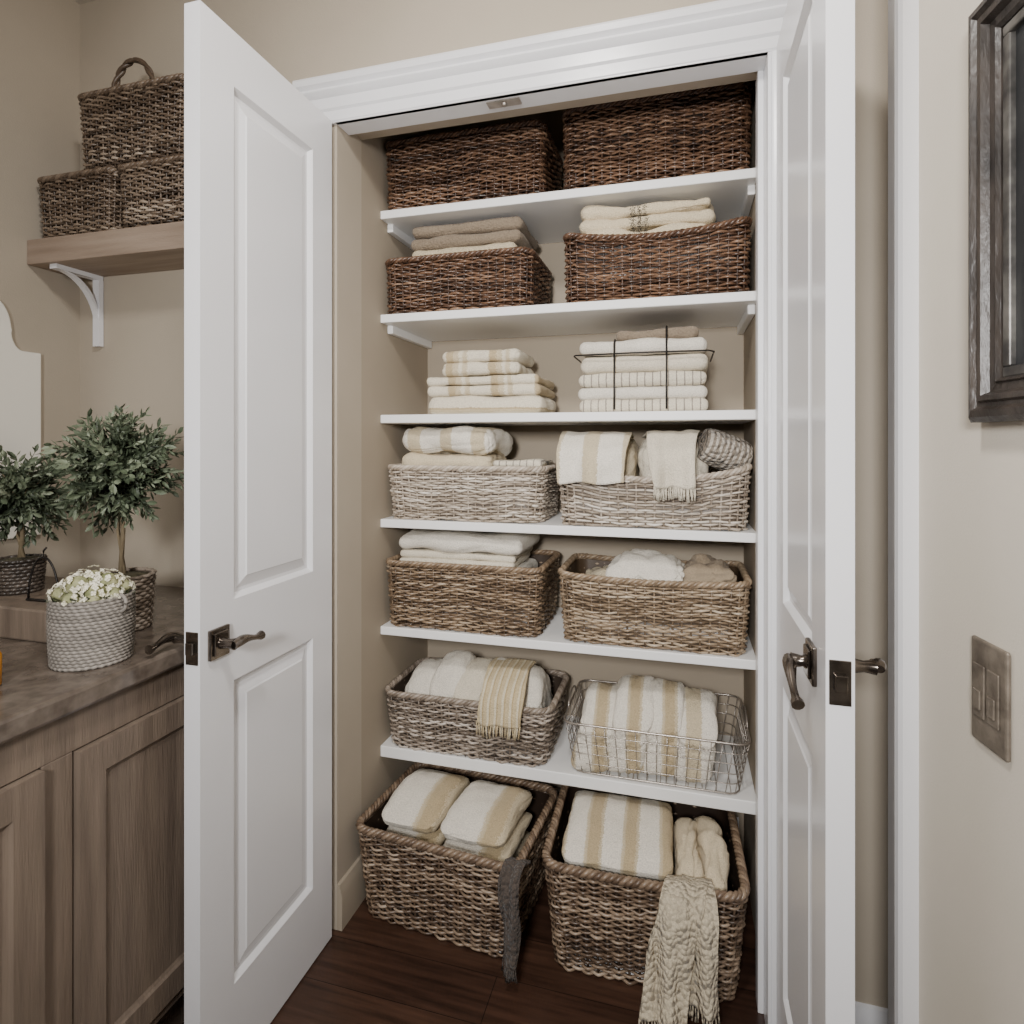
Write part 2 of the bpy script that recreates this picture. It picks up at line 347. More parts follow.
def basket(name,mat,cx,cy,z0,w,d,h,bot=.9,r=.04,rowh=.0068,stk=.0245,sag=0,rot=0,label='',cat='basket',group=None,rimr=.0055,handle=None):
    e=empty(name,(cx,cy,z0),rot); tag(e,label,cat,group)
    m=MB()
    L=2*(w+d); ns=int(L/stk); ns+=ns%2; q=5; n=ns*q
    P,Nn=rrect(w,d,r,n)
    s=np.arange(n)/q
    nr=int(h/rowh); A=rowh*.62; ir=rowh*.47
    off=ir+A
    def sc(zz): 
        k=zz/h; return bot+(1-bot)*k
    def lift(z,P): return z*(1+sag*(2*P[:,0]/w)**2)
    wob=.003*np.sin(s*.31+rng.uniform(0,6))+.002*np.sin(s*.77+rng.uniform(0,6))
    ns2=int(s[-1])+2; I=np.arange(ns2)
    for k in range(nr):
        z=(k+.5)*h/nr; f=sc(z)
        o=A*(1+.3*np.interp(s,I,rng.standard_normal(ns2).clip(-1.2,1.2)))*np.cos(np.pi*s+np.pi*k)-off
        j=.0012*np.sin(s*rng.uniform(.2,.9)+rng.uniform(0,6))+wob*math.sin(math.pi*z/h)+.0012*np.interp(s,I,rng.standard_normal(ns2))
        p=P*f+Nn*o[:,None]
        zz=lift(z+j,P)
        m.tube(np.column_stack([p,zz]),ir*(1+.18*np.interp(s,I,rng.standard_normal(ns2).clip(-1.5,1.5))),6,True,seg_tone(n,.18,.85,36)+rng.uniform(-.12,.12))
    for i in range(ns):
        b=P[i*q];nn=Nn[i*q]
        pts=[]
        for k in range(6):
            z=h*k/5; f=sc(z); pp=b*f+nn*(-off); pts.append((pp[0],pp[1],z*(1+sag*(2*b[0]/w)**2)+.001))
        m.tube(pts,rowh*.42,5,False,rng.uniform(.1,.5))
    n2=64; P2,N2=rrect(w,d,r,n2); v=[]
    for z in (0.002,h*.5,h*.97):
        pp=P2*sc(z)-N2*(off*2); v.append(np.column_stack([pp,lift(z,P2)]))
    v=np.concatenate(v); f=[(a*n2+i,a*n2+(i+1)%n2,(a+1)*n2+(i+1)%n2,(a+1)*n2+i) for a in range(2) for i in range(n2)]
    f.append(tuple(range(n2)))
    m.add(v,f,-.1)
    m.obj('woven_body',mat,e,tone=True,angle=180)
    m=MB(); n3=int(L/.005); P3,N3=rrect(w,d,r,n3); turns=max(8,int(L/.045)); ph=np.arange(n3)/n3*2*np.pi*turns
    for k in range(3):
        a=ph+k*2*np.pi/3; rr=rimr*.9
        pp=P3+N3*(np.cos(a)*rr-off)[:,None]; zz=lift(h,P3)+np.sin(a)*rr+rimr*.3
        m.tube(np.column_stack([pp,zz]),rimr*.85,6,True,.35+.12*k+.1*np.sin(a))
    m.obj('rim',mat,e,tone=True,angle=180)
    if handle=='arc':
        m=MB(); t=np.linspace(0,math.pi,40); hw=w*.19
        for k in range(2):
            ph=t*8+k*math.pi
            m.tube(np.column_stack([-np.cos(t)*hw+.004*np.cos(ph)-.02,.004*np.sin(ph)-d*.25,h+np.sin(t)*.10-.01]),.0055,6,t=.3)
        m.obj('handle',mat,e,tone=True,angle=180)
    return e

fy=1.562
def sb(mat,x0,x1,z,h,label,group,d=.295,**k):
    y=k.pop('dy',0); return basket('wicker_basket',mat,(x0+x1)/2,fy+d/2+y,z+.001,x1-x0,d,h,label=label,group=group,**k)
g1='dark wicker baskets on the upper closet shelves'
sb(W_DARK,-.832,-.350,SZ[0],.190,'dark brown wicker basket, empty, on the top closet shelf',g1,bot=.98)
sb(W_DARK,-.308,.171,SZ[0],.207,'dark brown wicker basket, empty, on the top closet shelf',g1,bot=.99)
sb(W_DARK,-.832,-.385,SZ[1],.15,'dark brown wicker basket holding folded taupe blankets',g1,bot=.98)
sb(W_DARK,-.305,.171,SZ[1],.155,'dark brown wicker basket holding a striped cream throw',g1,bot=.98,sag=.16)
g2='whitewashed wicker baskets'
sb(W_WASH,-.832,-.350,SZ[3],.145,'whitewashed oval wicker basket with folded cream towels',g2,bot=.95,r=.06)
sb(W_WASH,-.324,.172,SZ[3],.122,'whitewashed wicker basket with throws draped over its rim',g2,bot=.96,r=.05,sag=.28)
g3='brown wicker baskets'
sb(W_MID,-.830,-.358,SZ[4],.180,'brown wicker basket with folded white towels',g3,bot=.96)
sb(W_TAN,-.320,.171,SZ[4],.168,'tan wicker basket holding rumpled cloths',g3,bot=.95,sag=.06,r=.045)
sb(W_GREY,-.832,-.328,SZ[5],.152,'grey-brown wicker basket filled with rolled towels',g3,bot=.93,dy=-.010,r=.05)
gf='large floor baskets'
basket('wicker_basket',W_FLOOR,-.578,1.538,.002,.460,.36,.228,bot=.90,r=.045,rowh=.0068,stk=.027,rot=-.085,rimr=.0065,label='large brown wicker basket on the floor with striped towels',group=gf)
basket('wicker_basket',W_FLOOR,-.090,1.550,.002,.460,.38,.240,bot=.90,r=.045,rowh=.0068,stk=.027,rot=.03,sag=.03,rimr=.0065,label='large brown wicker floor basket with a knitted throw hanging out',group=gf)

# ---------------------------------------------------------------- textiles
_bm=bmesh.new(); bmesh.ops.create_cube(_bm,size=2); bmesh.ops.subdivide_edges(_bm,edges=_bm.edges,cuts=29,use_grid_fill=True)
CV=np.array([v.co[:] for v in _bm.verts]); CF=[tuple(v.index for v in f.verts) for f in _bm.faces]; _bm.free()
CVs=np.sin(CV*np.pi/2)
def lumps(p,amp,k,seed):
    r=np.random.default_rng(seed); o=np.zeros(len(p))
    for _ in range(7):
        d=r.standard_normal(3)*k; o+=np.sin(p@d+r.uniform(0,6.28))
    return o*amp/3
def creases(p,amp,seed):
    r=np.random.default_rng(seed+9); o=np.zeros(len(p))
    for _ in range(5):
        d=r.standard_normal(3)*np.array([1,1,.8])*22; s=np.sin(p@d+r.uniform(0,6.28)+.6*np.sin(p@(r.standard_normal(3)*30)))
        o-=np.exp(-(s/.16)**2)
    return o*amp
def puff(mb,c,w,d,h,r,amp=.003,k=35,seed=0,arch=0,lean=0,crease=0):
    half=np.array([w,d,h])/2; r=min(r,min(half)*.999)
    g=CVs*half; q=np.clip(g,-(half-r),half-r); dv=g-q; ln=np.linalg.norm(dv,axis=1)[:,None]+1e-9; dv=dv/ln
    p=q+dv*r
    p=p+dv*(lumps(p,amp,k,seed)+(creases(p,crease,seed) if crease else 0))[:,None]
    if arch: 
        p[:,2]-=arch*np.abs(p[:,1]/half[1])**2.2*np.clip(p[:,2]/half[2]+.3,0,1.3)
    if lean: p[:,0]+=lean*(p[:,2]+half[2])
    mb.add(p+np.array(c),CF)
seed=[100]
def towel(name,mat,x0,x1,yf,z0,d,h,layers=2,label='',group=None,rot=0,amp=.0025,cat='towel',tiltx=0,crease=.0012,arch=0):
    w=x1-x0; m=MB(); lh=h/layers
    for i in range(layers):
        seed[0]+=1
        puff(m,(rng.uniform(-.003,.003),rng.uniform(-.005,.005),lh*(i+.5)),w*(1-rng.uniform(0,.03)),d,lh*1.05,lh*.5,amp,26,seed[0],crease=crease,arch=arch)
    o=m.obj(name,mat,loc=((x0+x1)/2,yf+d/2,z0),angle=180); o.rotation_euler=(tiltx,0,rot); return tag(o,label,cat,group)
def bundle(name,mat,cx,cy,z0,w,d,h,label,group=None,parts=2,amp=.004,cat='towel',arch=.03,lean=0,rz=0,crease=.0025,r=None,k=26):
    m=MB(); pw=w/parts
    for i in range(parts):
        seed[0]+=1
        puff(m,((i-(parts-1)/2)*pw,rng.uniform(-.008,.004),h/2+rng.uniform(-.008,.004)),pw*1.10,d,h,r or .5*pw*1.09,amp,k,seed[0],arch=arch,lean=lean+rng.uniform(-.03,.03),crease=crease)
    o=m.obj(name,mat,loc=(cx,cy,z0),angle=180); o.rotation_euler=(0,0,rz); return tag(o,label,cat,group)
def roll(name,mat,c,length,R,label,group=None,yaw=0,pitch=0,cat='towel',flat=1):
    m=MB(); T=R/3.2; turns=2.8; n=90; a=np.linspace(0,turns*2*np.pi,n); rr=T*.35+(R-T*.5-T*.35)*a/a[-1]
    ctr=np.column_stack([rr*np.cos(a),rr*np.sin(a)])
    nv=np.column_stack([np.cos(a),np.sin(a)])*T*.46
    xs=np.linspace(-length/2,length/2,14); V=[]
    for x in xs:
        e=1-.16*(abs(x)/(length/2))**5
        for sgn in (1,-1):
            q=(ctr*e+sgn*nv*e)*np.array([1,flat]); V.append(np.column_stack([np.full(n,x),q]))
    V=np.array(V).reshape(-1,3); V[:,1:]+= (np.random.default_rng(seed[0]).standard_normal((len(V),2))*.0006)
    f=[];nx=len(xs)
    for i in range(nx-1):
        for s in (0,1):
            b=(2*i+s)*n; b2=(2*(i+1)+s)*n
            for k in range(n-1): f.append((b+k,b+k+1,b2+k+1,b2+k))
        for k in (0,n-1): f.append((2*i*n+k,(2*i+1)*n+k,(2*i+3)*n+k,(2*i+2)*n+k))
    for i in (0,nx-1):
        for k in range(n-1): f.append((2*i*n+k,2*i*n+k+1,(2*i+1)*n+k+1,(2*i+1)*n+k))
    m.add(V,f); o=m.obj(name,mat,loc=c,angle=180); o.rotation_euler=(0,pitch,yaw); seed[0]+=1
    return tag(o,label,cat,group)
def drape(name,mat,x0,x1,path,label,group=None,fold=.006,fk=70,fringe=0,taper=0,thick=.006,skew=0,cat='throw',nx=54,fl=.03,part_of=None):
    path=np.array(path,float); sl=np.concatenate([[0],np.cumsum(np.linalg.norm(np.diff(path,axis=0),axis=1))]); n=50
    s=np.linspace(0,sl[-1],n); P=np.column_stack([np.interp(s,sl,path[:,0]),np.interp(s,sl,path[:,1])])
    for _ in range(3): P[1:-1]=(P[:-2]+2*P[1:-1]+P[2:])/4
    tg=np.gradient(P,axis=0); tg/=np.linalg.norm(tg,axis=1)[:,None]
    c=(x0+x1)/2; hw=(x1-x0)/2
    oy,oz=path[-1]; r=np.random.default_rng(seed[0]); seed[0]+=1; ph=r.uniform(0,6,4)
    V=[]
    for i in range(n):
        t=i/(n-1)
        for j in range(nx):
            u=-1+2*j/(nx-1); x=hw*u*(1-taper*t)+skew*t+.004*math.sin(t*7+ph[3])
            o=fold*(.35+t)*(np.sin(fk*x+ph[0]+t*1.3)+.5*np.sin(fk*1.9*x+ph[1]-t*2)+1.4)+.002*np.sin(t*20+u*3+ph[2])
            V.append((x,P[i,0]-abs(o)*(abs(tg[i,1])),P[i,1]+abs(o)*.5*abs(tg[i,0])+.003*math.sin(u*5+ph[1])*t))
    V=np.array(V); V[:,1]-=oy; V[:,2]-=oz
    f=[(i*nx+j,i*nx+j+1,(i+1)*nx+j+1,(i+1)*nx+j) for i in range(n-1) for j in range(nx-1)]
    m=MB(); m.add(V,f); loc=Vector((c,oy,oz))
    if part_of: loc=loc-part_of.location
    o=m.obj(name,mat,part_of,loc=loc,angle=180)
    md=o.modifiers.new('thickness','SOLIDIFY'); md.thickness=thick; md.offset=0
    if not part_of: tag(o,label,cat,group)
    if fringe:
        m=MB(); last=V[-nx:]
        for k in range(fringe):
            j=k/(fringe-1)*(nx-1); a=last[int(j)]
            dx=r.uniform(-.004,.004); pts=[(a[0],a[1],a[2]+.004),(a[0]+dx*.5,a[1]-.002,a[2]-fl*.5),(a[0]+dx,a[1]-.001,a[2]-fl*r.uniform(.85,1.1))]
            m.tube(pts,[.0022,.0018,.0024],5)
        fo=m.obj('fringe',mat,o,angle=180); fo['kind']='stuff'
    return o

# shelf 2 left
g='folded blankets in a dark basket'
towel('folded_blanket',F['beige'],-.775,-.425,1.61,SZ[1]+.012,.22,.135,3,'folded beige blanket inside a dark wicker basket',g,cat='blanket')
towel('folded_blanket',F['beige'],-.765,-.435,1.60,SZ[1]+.148,.23,.045,1,'folded beige blanket on top of a stack in a basket',g,cat='blanket',amp=.003)
towel('folded_blanket',F['taupe'],-.762,-.425,1.605,SZ[1]+.194,.225,.068,2,'folded taupe blanket on top of a stack in a basket',g,cat='blanket',amp=.003)
# shelf 2 right
towel('folded_blanket',F['cream'],-.25,.11,1.61,SZ[1]+.012,.22,.145,3,'folded cream blanket inside a dark wicker basket','folded throws',cat='blanket')
towel('folded_throw',F['black'],-.26,.085,1.595,SZ[1]+.158,.235,.104,3,'folded cream throw with thin black stripes','folded throws',cat='blanket',amp=.006,crease=.003)
# shelf 3 left
g='folded striped towels'
z=SZ[2]+.001
towel('folded_towel',F['hband'],-.712,-.365,1.60,z,.23,.052,1,'folded ivory towel with tan bands at bottom of stack',g)
towel('folded_towel',F['stripe'],-.712,-.370,1.60,z+.053,.23,.056,2,'folded ivory towel with tan stripes in a stack',g)
towel('folded_towel',F['stripe'],-.668,-.43,1.605,z+.110,.20,.074,2,'smaller folded ivory towel with tan stripes on top of stack',g,crease=.002)
# shelf 3 right
g='tied towel stack'
zz=z
for i,(h,mt,a,b) in enumerate([(.032,'pin',-.27,.072),(.034,'white',-.268,.070),(.036,'pin',-.268,.072),(.046,'ivory',-.265,.070),]):
    towel('folded_towel',F[mt],a,b,1.60,zz,.23,h,1,'folded light towel in a strap-tied stack',g,amp=.0018); zz+=h+.0008
towel('folded_towel',F['white'],-.264,.068,1.60,zz,.23,.038,1,'folded white towel on a strap-tied stack',g,amp=.003)
towel('folded_towel',F['taupe'],-.165,.045,1.605,zz+.039,.2,.026,1,'folded taupe cloth on top of a strap-tied stack',g)
y0=1.590; zt=zz+.036
for xx,tt in ((-.168,zt),(-.035,zt+.029)):
    m=MB(); m.tube([(xx,1.82,tt+.004),(xx,1.61,tt+.005),(xx,y0,tt-.008),(xx,y0-.002,z+.06),(xx,y0,z+.006)],.0026,6)
    tag(m.obj('dark_strap',M['dark'],angle=180),'dark vertical strap tied around a stack of towels','strap','straps on the towel stack')
m=MB(); m.tube([(-.278,1.80,zz+.001),(-.278,1.61,zz+.001),(-.27,y0-.003,zz),(-.1,y0-.007,zz+.001),(.068,y0-.003,zz),(.082,1.61,zz),(.082,1.80,zz)],.0022,6)
tag(m.obj('dark_strap',M['dark'],angle=180),'dark horizontal tie around a stack of towels','strap','straps on the towel stack')
# shelf 4 left
g='towels in the whitewashed basket'; z=SZ[3]
towel('folded_towel',F['ivory'],-.765,-.42,1.615,z+.012,.20,.12,3,'folded ivory towel inside a whitewashed basket',g)
towel('folded_towel',F['cream'],-.798,-.515,1.60,z+.134,.21,.05,1,'folded cream towel on a basket',g,amp=.005,crease=.003)
towel('folded_towel',F['bandb'],-.790,-.50,1.595,z+.186,.21,.074,1,'folded cream towel with beige band on a basket',g,amp=.008,crease=.003,rot=-.05)
towel('folded_towel',F['pin'],-.505,-.365,1.60,z+.134,.19,.036,2,'folded grey pinstriped towel on a basket',g)
# shelf 4 right
g='throws in the whitewashed basket'
bundle('bunched_throw',F['cream'],-.20,1.72,z+.012,.16,.19,.225,'bunched cream throw filling a whitewashed basket',g,parts=2,cat='throw',crease=.004)
bundle('bunched_throw',F['ivory'],-.02,1.72,z+.012,.17,.19,.225,'bunched ivory throw filling a whitewashed basket',g,parts=2,cat='throw',crease=.004)
drape('draped_throw',F['bandb'],-.33,-.125,[(1.75,z+.235),(1.66,z+.245),(1.60,z+.235),(1.555,z+.20),(1.545,z+.16),(1.543,z+.115)],'cream throw with beige bands draped over a basket rim',g,fold=.006,fk=50,skew=.008,taper=.18)
drape('draped_throw',F['ivory'],-.105,.05,[(1.75,z+.235),(1.65,z+.247),(1.60,z+.238),(1.555,z+.20),(1.545,z+.16),(1.543,z+.108)],'fringed ivory throw draped over a basket rim',g,fold=.006,fk=75,fringe=30,taper=.38,skew=.012)
roll('rolled_knit_throw',F['knitg'],(.108,1.655,z+.200),.125,.052,'rolled grey knitted throw on a whitewashed basket',g,yaw=.35,pitch=.35,cat='throw',flat=1)
# shelf 5 left
g='white towels in the brown basket'; z=SZ[4]
towel('folded_towel',F['white'],-.765,-.42,1.615,z+.012,.21,.16,4,'folded white towel inside a brown basket',g)
towel('folded_towel',F['ivory'],-.795,-.44,1.60,z+.174,.22,.04,2,'folded ivory towel on a brown basket',g,amp=.004)
towel('folded_towel',F['white'],-.800,-.415,1.595,z+.215,.22,.05,1,'plump folded white towel on a brown basket',g,amp=.007,crease=.002)
# shelf 5 right
g='cloths in the tan basket'
bundle('bunched_cloth',F['beige'],-.07,1.712,z+.012,.36,.215,.160,'loose beige cloth crumpled in a wicker basket',g,parts=1,cat='cloth',arch=.02,crease=.007,amp=.012,r=.05,k=45)
bundle('bunched_cloth',F['white'],-.085,1.68,z+.14,.19,.17,.095,'loose white cloth crumpled in a wicker basket',g,parts=1,cat='cloth',arch=.05,crease=.008,amp=.010,r=.045,k=50)
bundle('bunched_cloth',F['brown'],.055,1.69,z+.14,.12,.17,.085,'loose beige-brown cloth crumpled in a wicker basket',g,parts=1,cat='cloth',lean=.3,crease=.009,amp=.009,arch=.03,k=60,r=.04)
# shelf 6 left
g='plump towels in the grey basket'; z=SZ[5]
for i,(x,mt,hh,w_,ln) in enumerate([(-.765,'white',.205,.09,.24),(-.680,'white',.232,.09,.20),(-.590,'ivory',.232,.09,.12),(-.500,'white',.222,.09,.02),(-.410,'white',.215,.085,-.08)]):
    bundle('rolled_towel',F[mt],x,1.685,z+.012,w_,.20,hh,'plump %s towel in a grey wicker basket'%mt,g,parts=1,lean=ln,arch=.07,r=.036,crease=.003)
drape('draped_throw',F['gold'],-.525,-.405,[(1.70,z+.235),(1.63,z+.235),(1.575,z+.215),(1.540,z+.185),(1.531,z+.15),(1.530,z+.120)],'golden beige fringed throw over a basket rim',g,fold=.003,fk=60,fringe=26)
# wire basket
def wire_basket(x0,x1,y0,d,z,h):
    w=x1-x0; e=empty('wire_basket',((x0+x1)/2,y0+d/2,z)); tag(e,'open metal wire basket holding striped towels','basket')
    m=MB()
    def ring(s,zz,r):
        P,_=rrect(w*s,d*s,.03,80); m.tube(np.column_stack([P,np.full(80,zz)]),r,6,True)
    for k in range(6):
        t=k/5; ring(.90+.10*t,.004+t*(h-.004),.0012 if k not in (0,) else .002)
    P,_=rrect(w,d,.03,56)
    for i in range(56):
        m.tube([(P[i][0]*.90,P[i][1]*.90,.004),(P[i][0],P[i][1],h)],.0011,5)
    for k in range(12):
        x=(-.5+(k+.5)/12)*w*.88; m.tube([(x,-d*.44,.004),(x,d*.44,.004)],.0011,5)
    m.obj('wire_cage',M['wire'],e,angle=180)
    m=MB(); P,_=rrect(w,d,.03,80); m.tube(np.column_stack([P,np.full(80,h)]),.003,8,True); m.obj('rim',M['wire'],e,angle=180)
    for sx in (-1,1):
        m=MB(); t=np.linspace(0,math.pi,14); m.tube(np.column_stack([sx*(w/2)+0*t,-np.cos(t)*.06,h+.03*np.sin(t)]),.0025,6); m.obj('handle',M['wire'],e,angle=180)
wire_basket(-.300,.165,1.558,.30,z+.001,.135)
g='striped towels in the wire basket'
for x,mt,w_,hh,ln in ((-.235,'stripe2',.094,.195,.20),(-.147,'stripe2',.094,.215,.16),(-.058,'stripe2',.092,.212,.10),(.028,'bandb',.090,.20,.06)):
    bundle('rolled_towel',F[mt],x,1.690,z+.008,w_,.225,hh,'folded ivory towel with beige stripes in a wire basket',g,parts=1,arch=.07,lean=ln,r=.026,crease=.0035)
# floor baskets : square folded bundles, several fold layers each
def fold_bundle(mat,cx,cy,z0,w,d,hs,label,group,rz,arch=.03,r=.03,crease=.0025):
    m=MB(); zc=0
    for h in hs:
        seed[0]+=1
        puff(m,(rng.uniform(-.003,.003),rng.uniform(-.006,.004),zc+h/2),w*(1-rng.uniform(0,.03)),d,h*1.12,min(r,h*.52),.003,24,seed[0],arch=arch,crease=crease); zc+=h
    o=m.obj('folded_towel',mat,loc=(cx,cy,z0),angle=180); o.rotation_euler=(.03,0,rz); tag(o,label,'towel',group)
g='striped towels in the floor baskets'
towel('folded_towel',F['white'],-.74,-.42,1.43,.02,.20,.09,3,'folded white towel deep inside a floor basket',g,rot=-.085)
fold_bundle(F['band'],-.668,1.532,.118,.170,.245,(.055,.055,.062),'thick folded white towel with wide tan stripe in floor basket',g,-.085)
fold_bundle(F['band'],-.490,1.520,.118,.180,.245,(.055,.055,.060),'thick folded white towel with wide tan stripe in floor basket',g,-.085)
towel('folded_towel',F['ivory'],-.24,.06,1.45,.02,.20,.09,3,'folded ivory towel deep inside a floor basket',g,rot=.03)
fold_bundle(F['stripe2'],-.148,1.530,.118,.262,.270,(.058,.058,.064),'broad folded ivory towel with tan stripes in floor basket',g,.03)
bundle('bunched_towel',F['cream'],.045,1.530,.118,.112,.265,.172,'loose cream towel in a floor basket',g,parts=2,rz=.03,amp=.006,crease=.006,arch=.04,r=.030,k=40)
drape('knitted_scarf',F['dknit'],-.396,-.345,[(1.39,.228),(1.355,.245),(1.318,.240),(1.306,.205),(1.306,.15),(1.308,.06)],'dark grey knitted scarf hanging over a floor basket','hanging knits',fold=.009,fk=160,fringe=14,fl=.03,cat='scarf',taper=.35)
th_=drape('knitted_throw',F['knit'],-.030,.058,[(1.40,.248),(1.365,.260),(1.330,.255),(1.310,.225),(1.304,.17),(1.295,.10),(1.265,.045)],'chunky cream knitted throw spilling from a floor basket','hanging knits',fold=.011,fk=85,fringe=16,fl=.03,taper=-.05,skew=-.052,thick=.009)
drape('throw_tail',F['knit'],.005,.070,[(1.41,.246),(1.37,.256),(1.335,.252),(1.318,.22),(1.314,.17),(1.311,.10),(1.308,.065)],'',None,fold=.010,fk=85,fringe=12,fl=.03,taper=.1,skew=.008,thick=.009,part_of=th_)

# ---------------------------------------------------------------- wall shelf with bracket
e=empty('wall_shelf',(-1.40,YB-.001,1.703)); tag(e,'pale oak wall shelf on a white curved bracket','shelf')
m=MB(); m.box(-.277,.50,-.147,0,0,.066); m.obj('board',M['shelfoak'],e,smooth=False,bevel=.002)
m=MB(); x0,x1=-.212,-.188
m.box(x0,x1,-.135,-.002,-.012,0); m.box(x0,x1,-.014,-.001,-.2,-.012)
t=np.linspace(0,math.pi/2,16)
yo=-.125+.115*np.sin(t); zo=-.012-.15*(1-np.cos(t)); yi=-.108+.10*np.sin(t); zi=-.012-.13*(1-np.cos(t))
for i in range(15):
    a,b_,c_,d_=(yo[i],zo[i]),(yo[i+1],zo[i+1]),(yi[i+1],zi[i+1]),(yi[i],zi[i])
    m.prism([a,b_,c_,d_],lambda p,xx:(xx,p[0],p[1]),x0+.003,x1-.003)
m.obj('bracket',M['white'],e,smooth=False,weld=False)
g='woven baskets on the wall shelf'
zs=1.77
for x0,x1,z_,h_,hd,lb in ((-1.655,-1.392,zs,.155,None,'small brown woven basket on the oak wall shelf'),(-1.382,-1.10,zs,.155,None,'small brown woven basket on the oak wall shelf'),(-1.515,-1.165,zs+.163,.192,'arc','brown woven basket with arched handle stacked on two others')):
    basket('woven_basket',W_SH,(x0+x1)/2,1.262,z_,x1-x0,.14,h_,bot=.93,r=.02,rowh=.0066,stk=.020,label=lb,group=g,handle=hd)

# ---------------------------------------------------------------- vanity
XF=-.945; CT=.835
m=MB(); m.box(-1.676,-.925,-.5,YB-.001,CT-.036,CT)
tag(m.obj('vanity_countertop',M['stone'],smooth=False,bevel=.006),'brown stone vanity countertop','countertop')
e=empty('vanity_cabinet',(XF,.5,0)); tag(e,'taupe oak vanity cabinet with panelled doors','cabinet')
m=MB(); 
m.box(-.731,-.02,-1.0,YB-.5-.001,.14,CT-.037); m.box(-.02,0,-1.0,YB-.5-.001,.73,CT-.037); m.box(-.02,0,-1.0,YB-.5-.001,.14,.165)
for a,b_ in ((.692,.741),(1.035,1.07),(.30,.345)): m.box(-.02,0,a-.5,b_-.5,.165,.73)
m.box(-.02,0,1.31-.5,YB-.5-.001,.165,.73)
m.box(-.731,-.07,-1.0,YB-.5-.001,0,.14)
m.obj('body',M['oak'],e,smooth=False,bevel=.0015)
for a,b_ in ((.348,.688),(.744,1.032),(1.073,1.307)):
    m=MB(); slab(m,.02,b_-a,.56,.045,.045,[(.05,.51)],[(.004,.004),(.010,.007),(.011,.007)])
    m.obj('door',M['oak'],e,loc=(-.008,a-.5,.168),smooth=False,weld=True)

pts=[(1.218,.98),(1.218,1.47)]
for t in np.linspace(0,math.pi/2,10): pts.append((1.218-.045-.03*math.sin(t),1.47+.05*(1-math.cos(t))))
for t in np.linspace(0,math.pi/2,10): pts.append((1.143-.05*(1-math.cos(t)),1.52+.08*math.sin(t)))
pts2=[(1.8-y,z) for y,z in pts][::-1]
top=[(1.093-.386*k/12,1.60+.05*math.sin(math.pi*k/12)) for k in range(1,12)]
m=MB(); m.prism(pts+top+pts2,lambda p,xx:(xx,p[0],p[1]),-1.6775,-1.664)
tag(m.obj('wall_mirror',M['mirror'],smooth=False,bevel=.003),'frameless scalloped wall mirror above the vanity','mirror')

def onwall(name): 
    return empty(name,(P0.x+WN.x*.001,P0.y+WN.y*.001,0),rotW)
e=onwall('framed_picture'); tag(e,'dark weathered wood framed picture on the wall','picture')
m=MB(); ax0,ax1,zb,ztp=-.43,-.023,1.253,1.755
prf=[(0,0),(0,.018),(.006,.024),(.014,.026),(.018,.021),(.022,.021),(.025,.025),(.031,.025),(.035,.017),(.044,.015),(.046,.018),(.05,.014),(.05,0)]
rings=[[ (ax0+i,zb+i),(ax1-i,zb+i),(ax1-i,ztp-i),(ax0+i,ztp-i)] for i,_ in prf]
for a in range(len(prf)-1):
    for k in range(4):
        l=(k+1)%4; m.add([(rings[a][k][0],prf[a][1],rings[a][k][1]),(rings[a][l][0],prf[a][1],rings[a][l][1]),(rings[a+1][l][0],prf[a+1][1],rings[a+1][l][1]),(rings[a+1][k][0],prf[a+1][1],rings[a+1][k][1])],[(0,1,2,3)])
m.obj('frame',M['frame'],e,smooth=False,weld=True)
m=MB()
i0,i1=.05,.062
for a,b_,c_,d_ in ((ax0+i0,ax1-i0,zb+i0,zb+i1),(ax0+i0,ax1-i0,ztp-i1,ztp-i0),(ax0+i0,ax0+i1,zb+i1,ztp-i1),(ax1-i1,ax1-i0,zb+i1,ztp-i1)): m.box(a,b_,0,.013,c_,d_)
m.obj('inner_bead',M['silver'],e,smooth=False,bevel=.002)
m=MB(); m.box(ax0+i1,ax1-i1,0,.006,zb+i1,ztp-i1); m.obj('picture_panel',M['art'],e,smooth=False)
e=onwall('light_switch'); tag(e,'pewter double light switch plate on the wall','light switch')
m=MB(); m.box(-.069,-.001,0,.006,.858,.986); m.obj('plate',M['plate'],e,smooth=False,bevel=.003)
for a in (-.058,-.031):
    m=MB(); m.box(a,a+.022,.006,.0085,.89,.955); m.box(a+.004,a+.018,.0085,.011,.9,.924); m.obj('rocker',M['plate'],e,smooth=False,bevel=.0012)

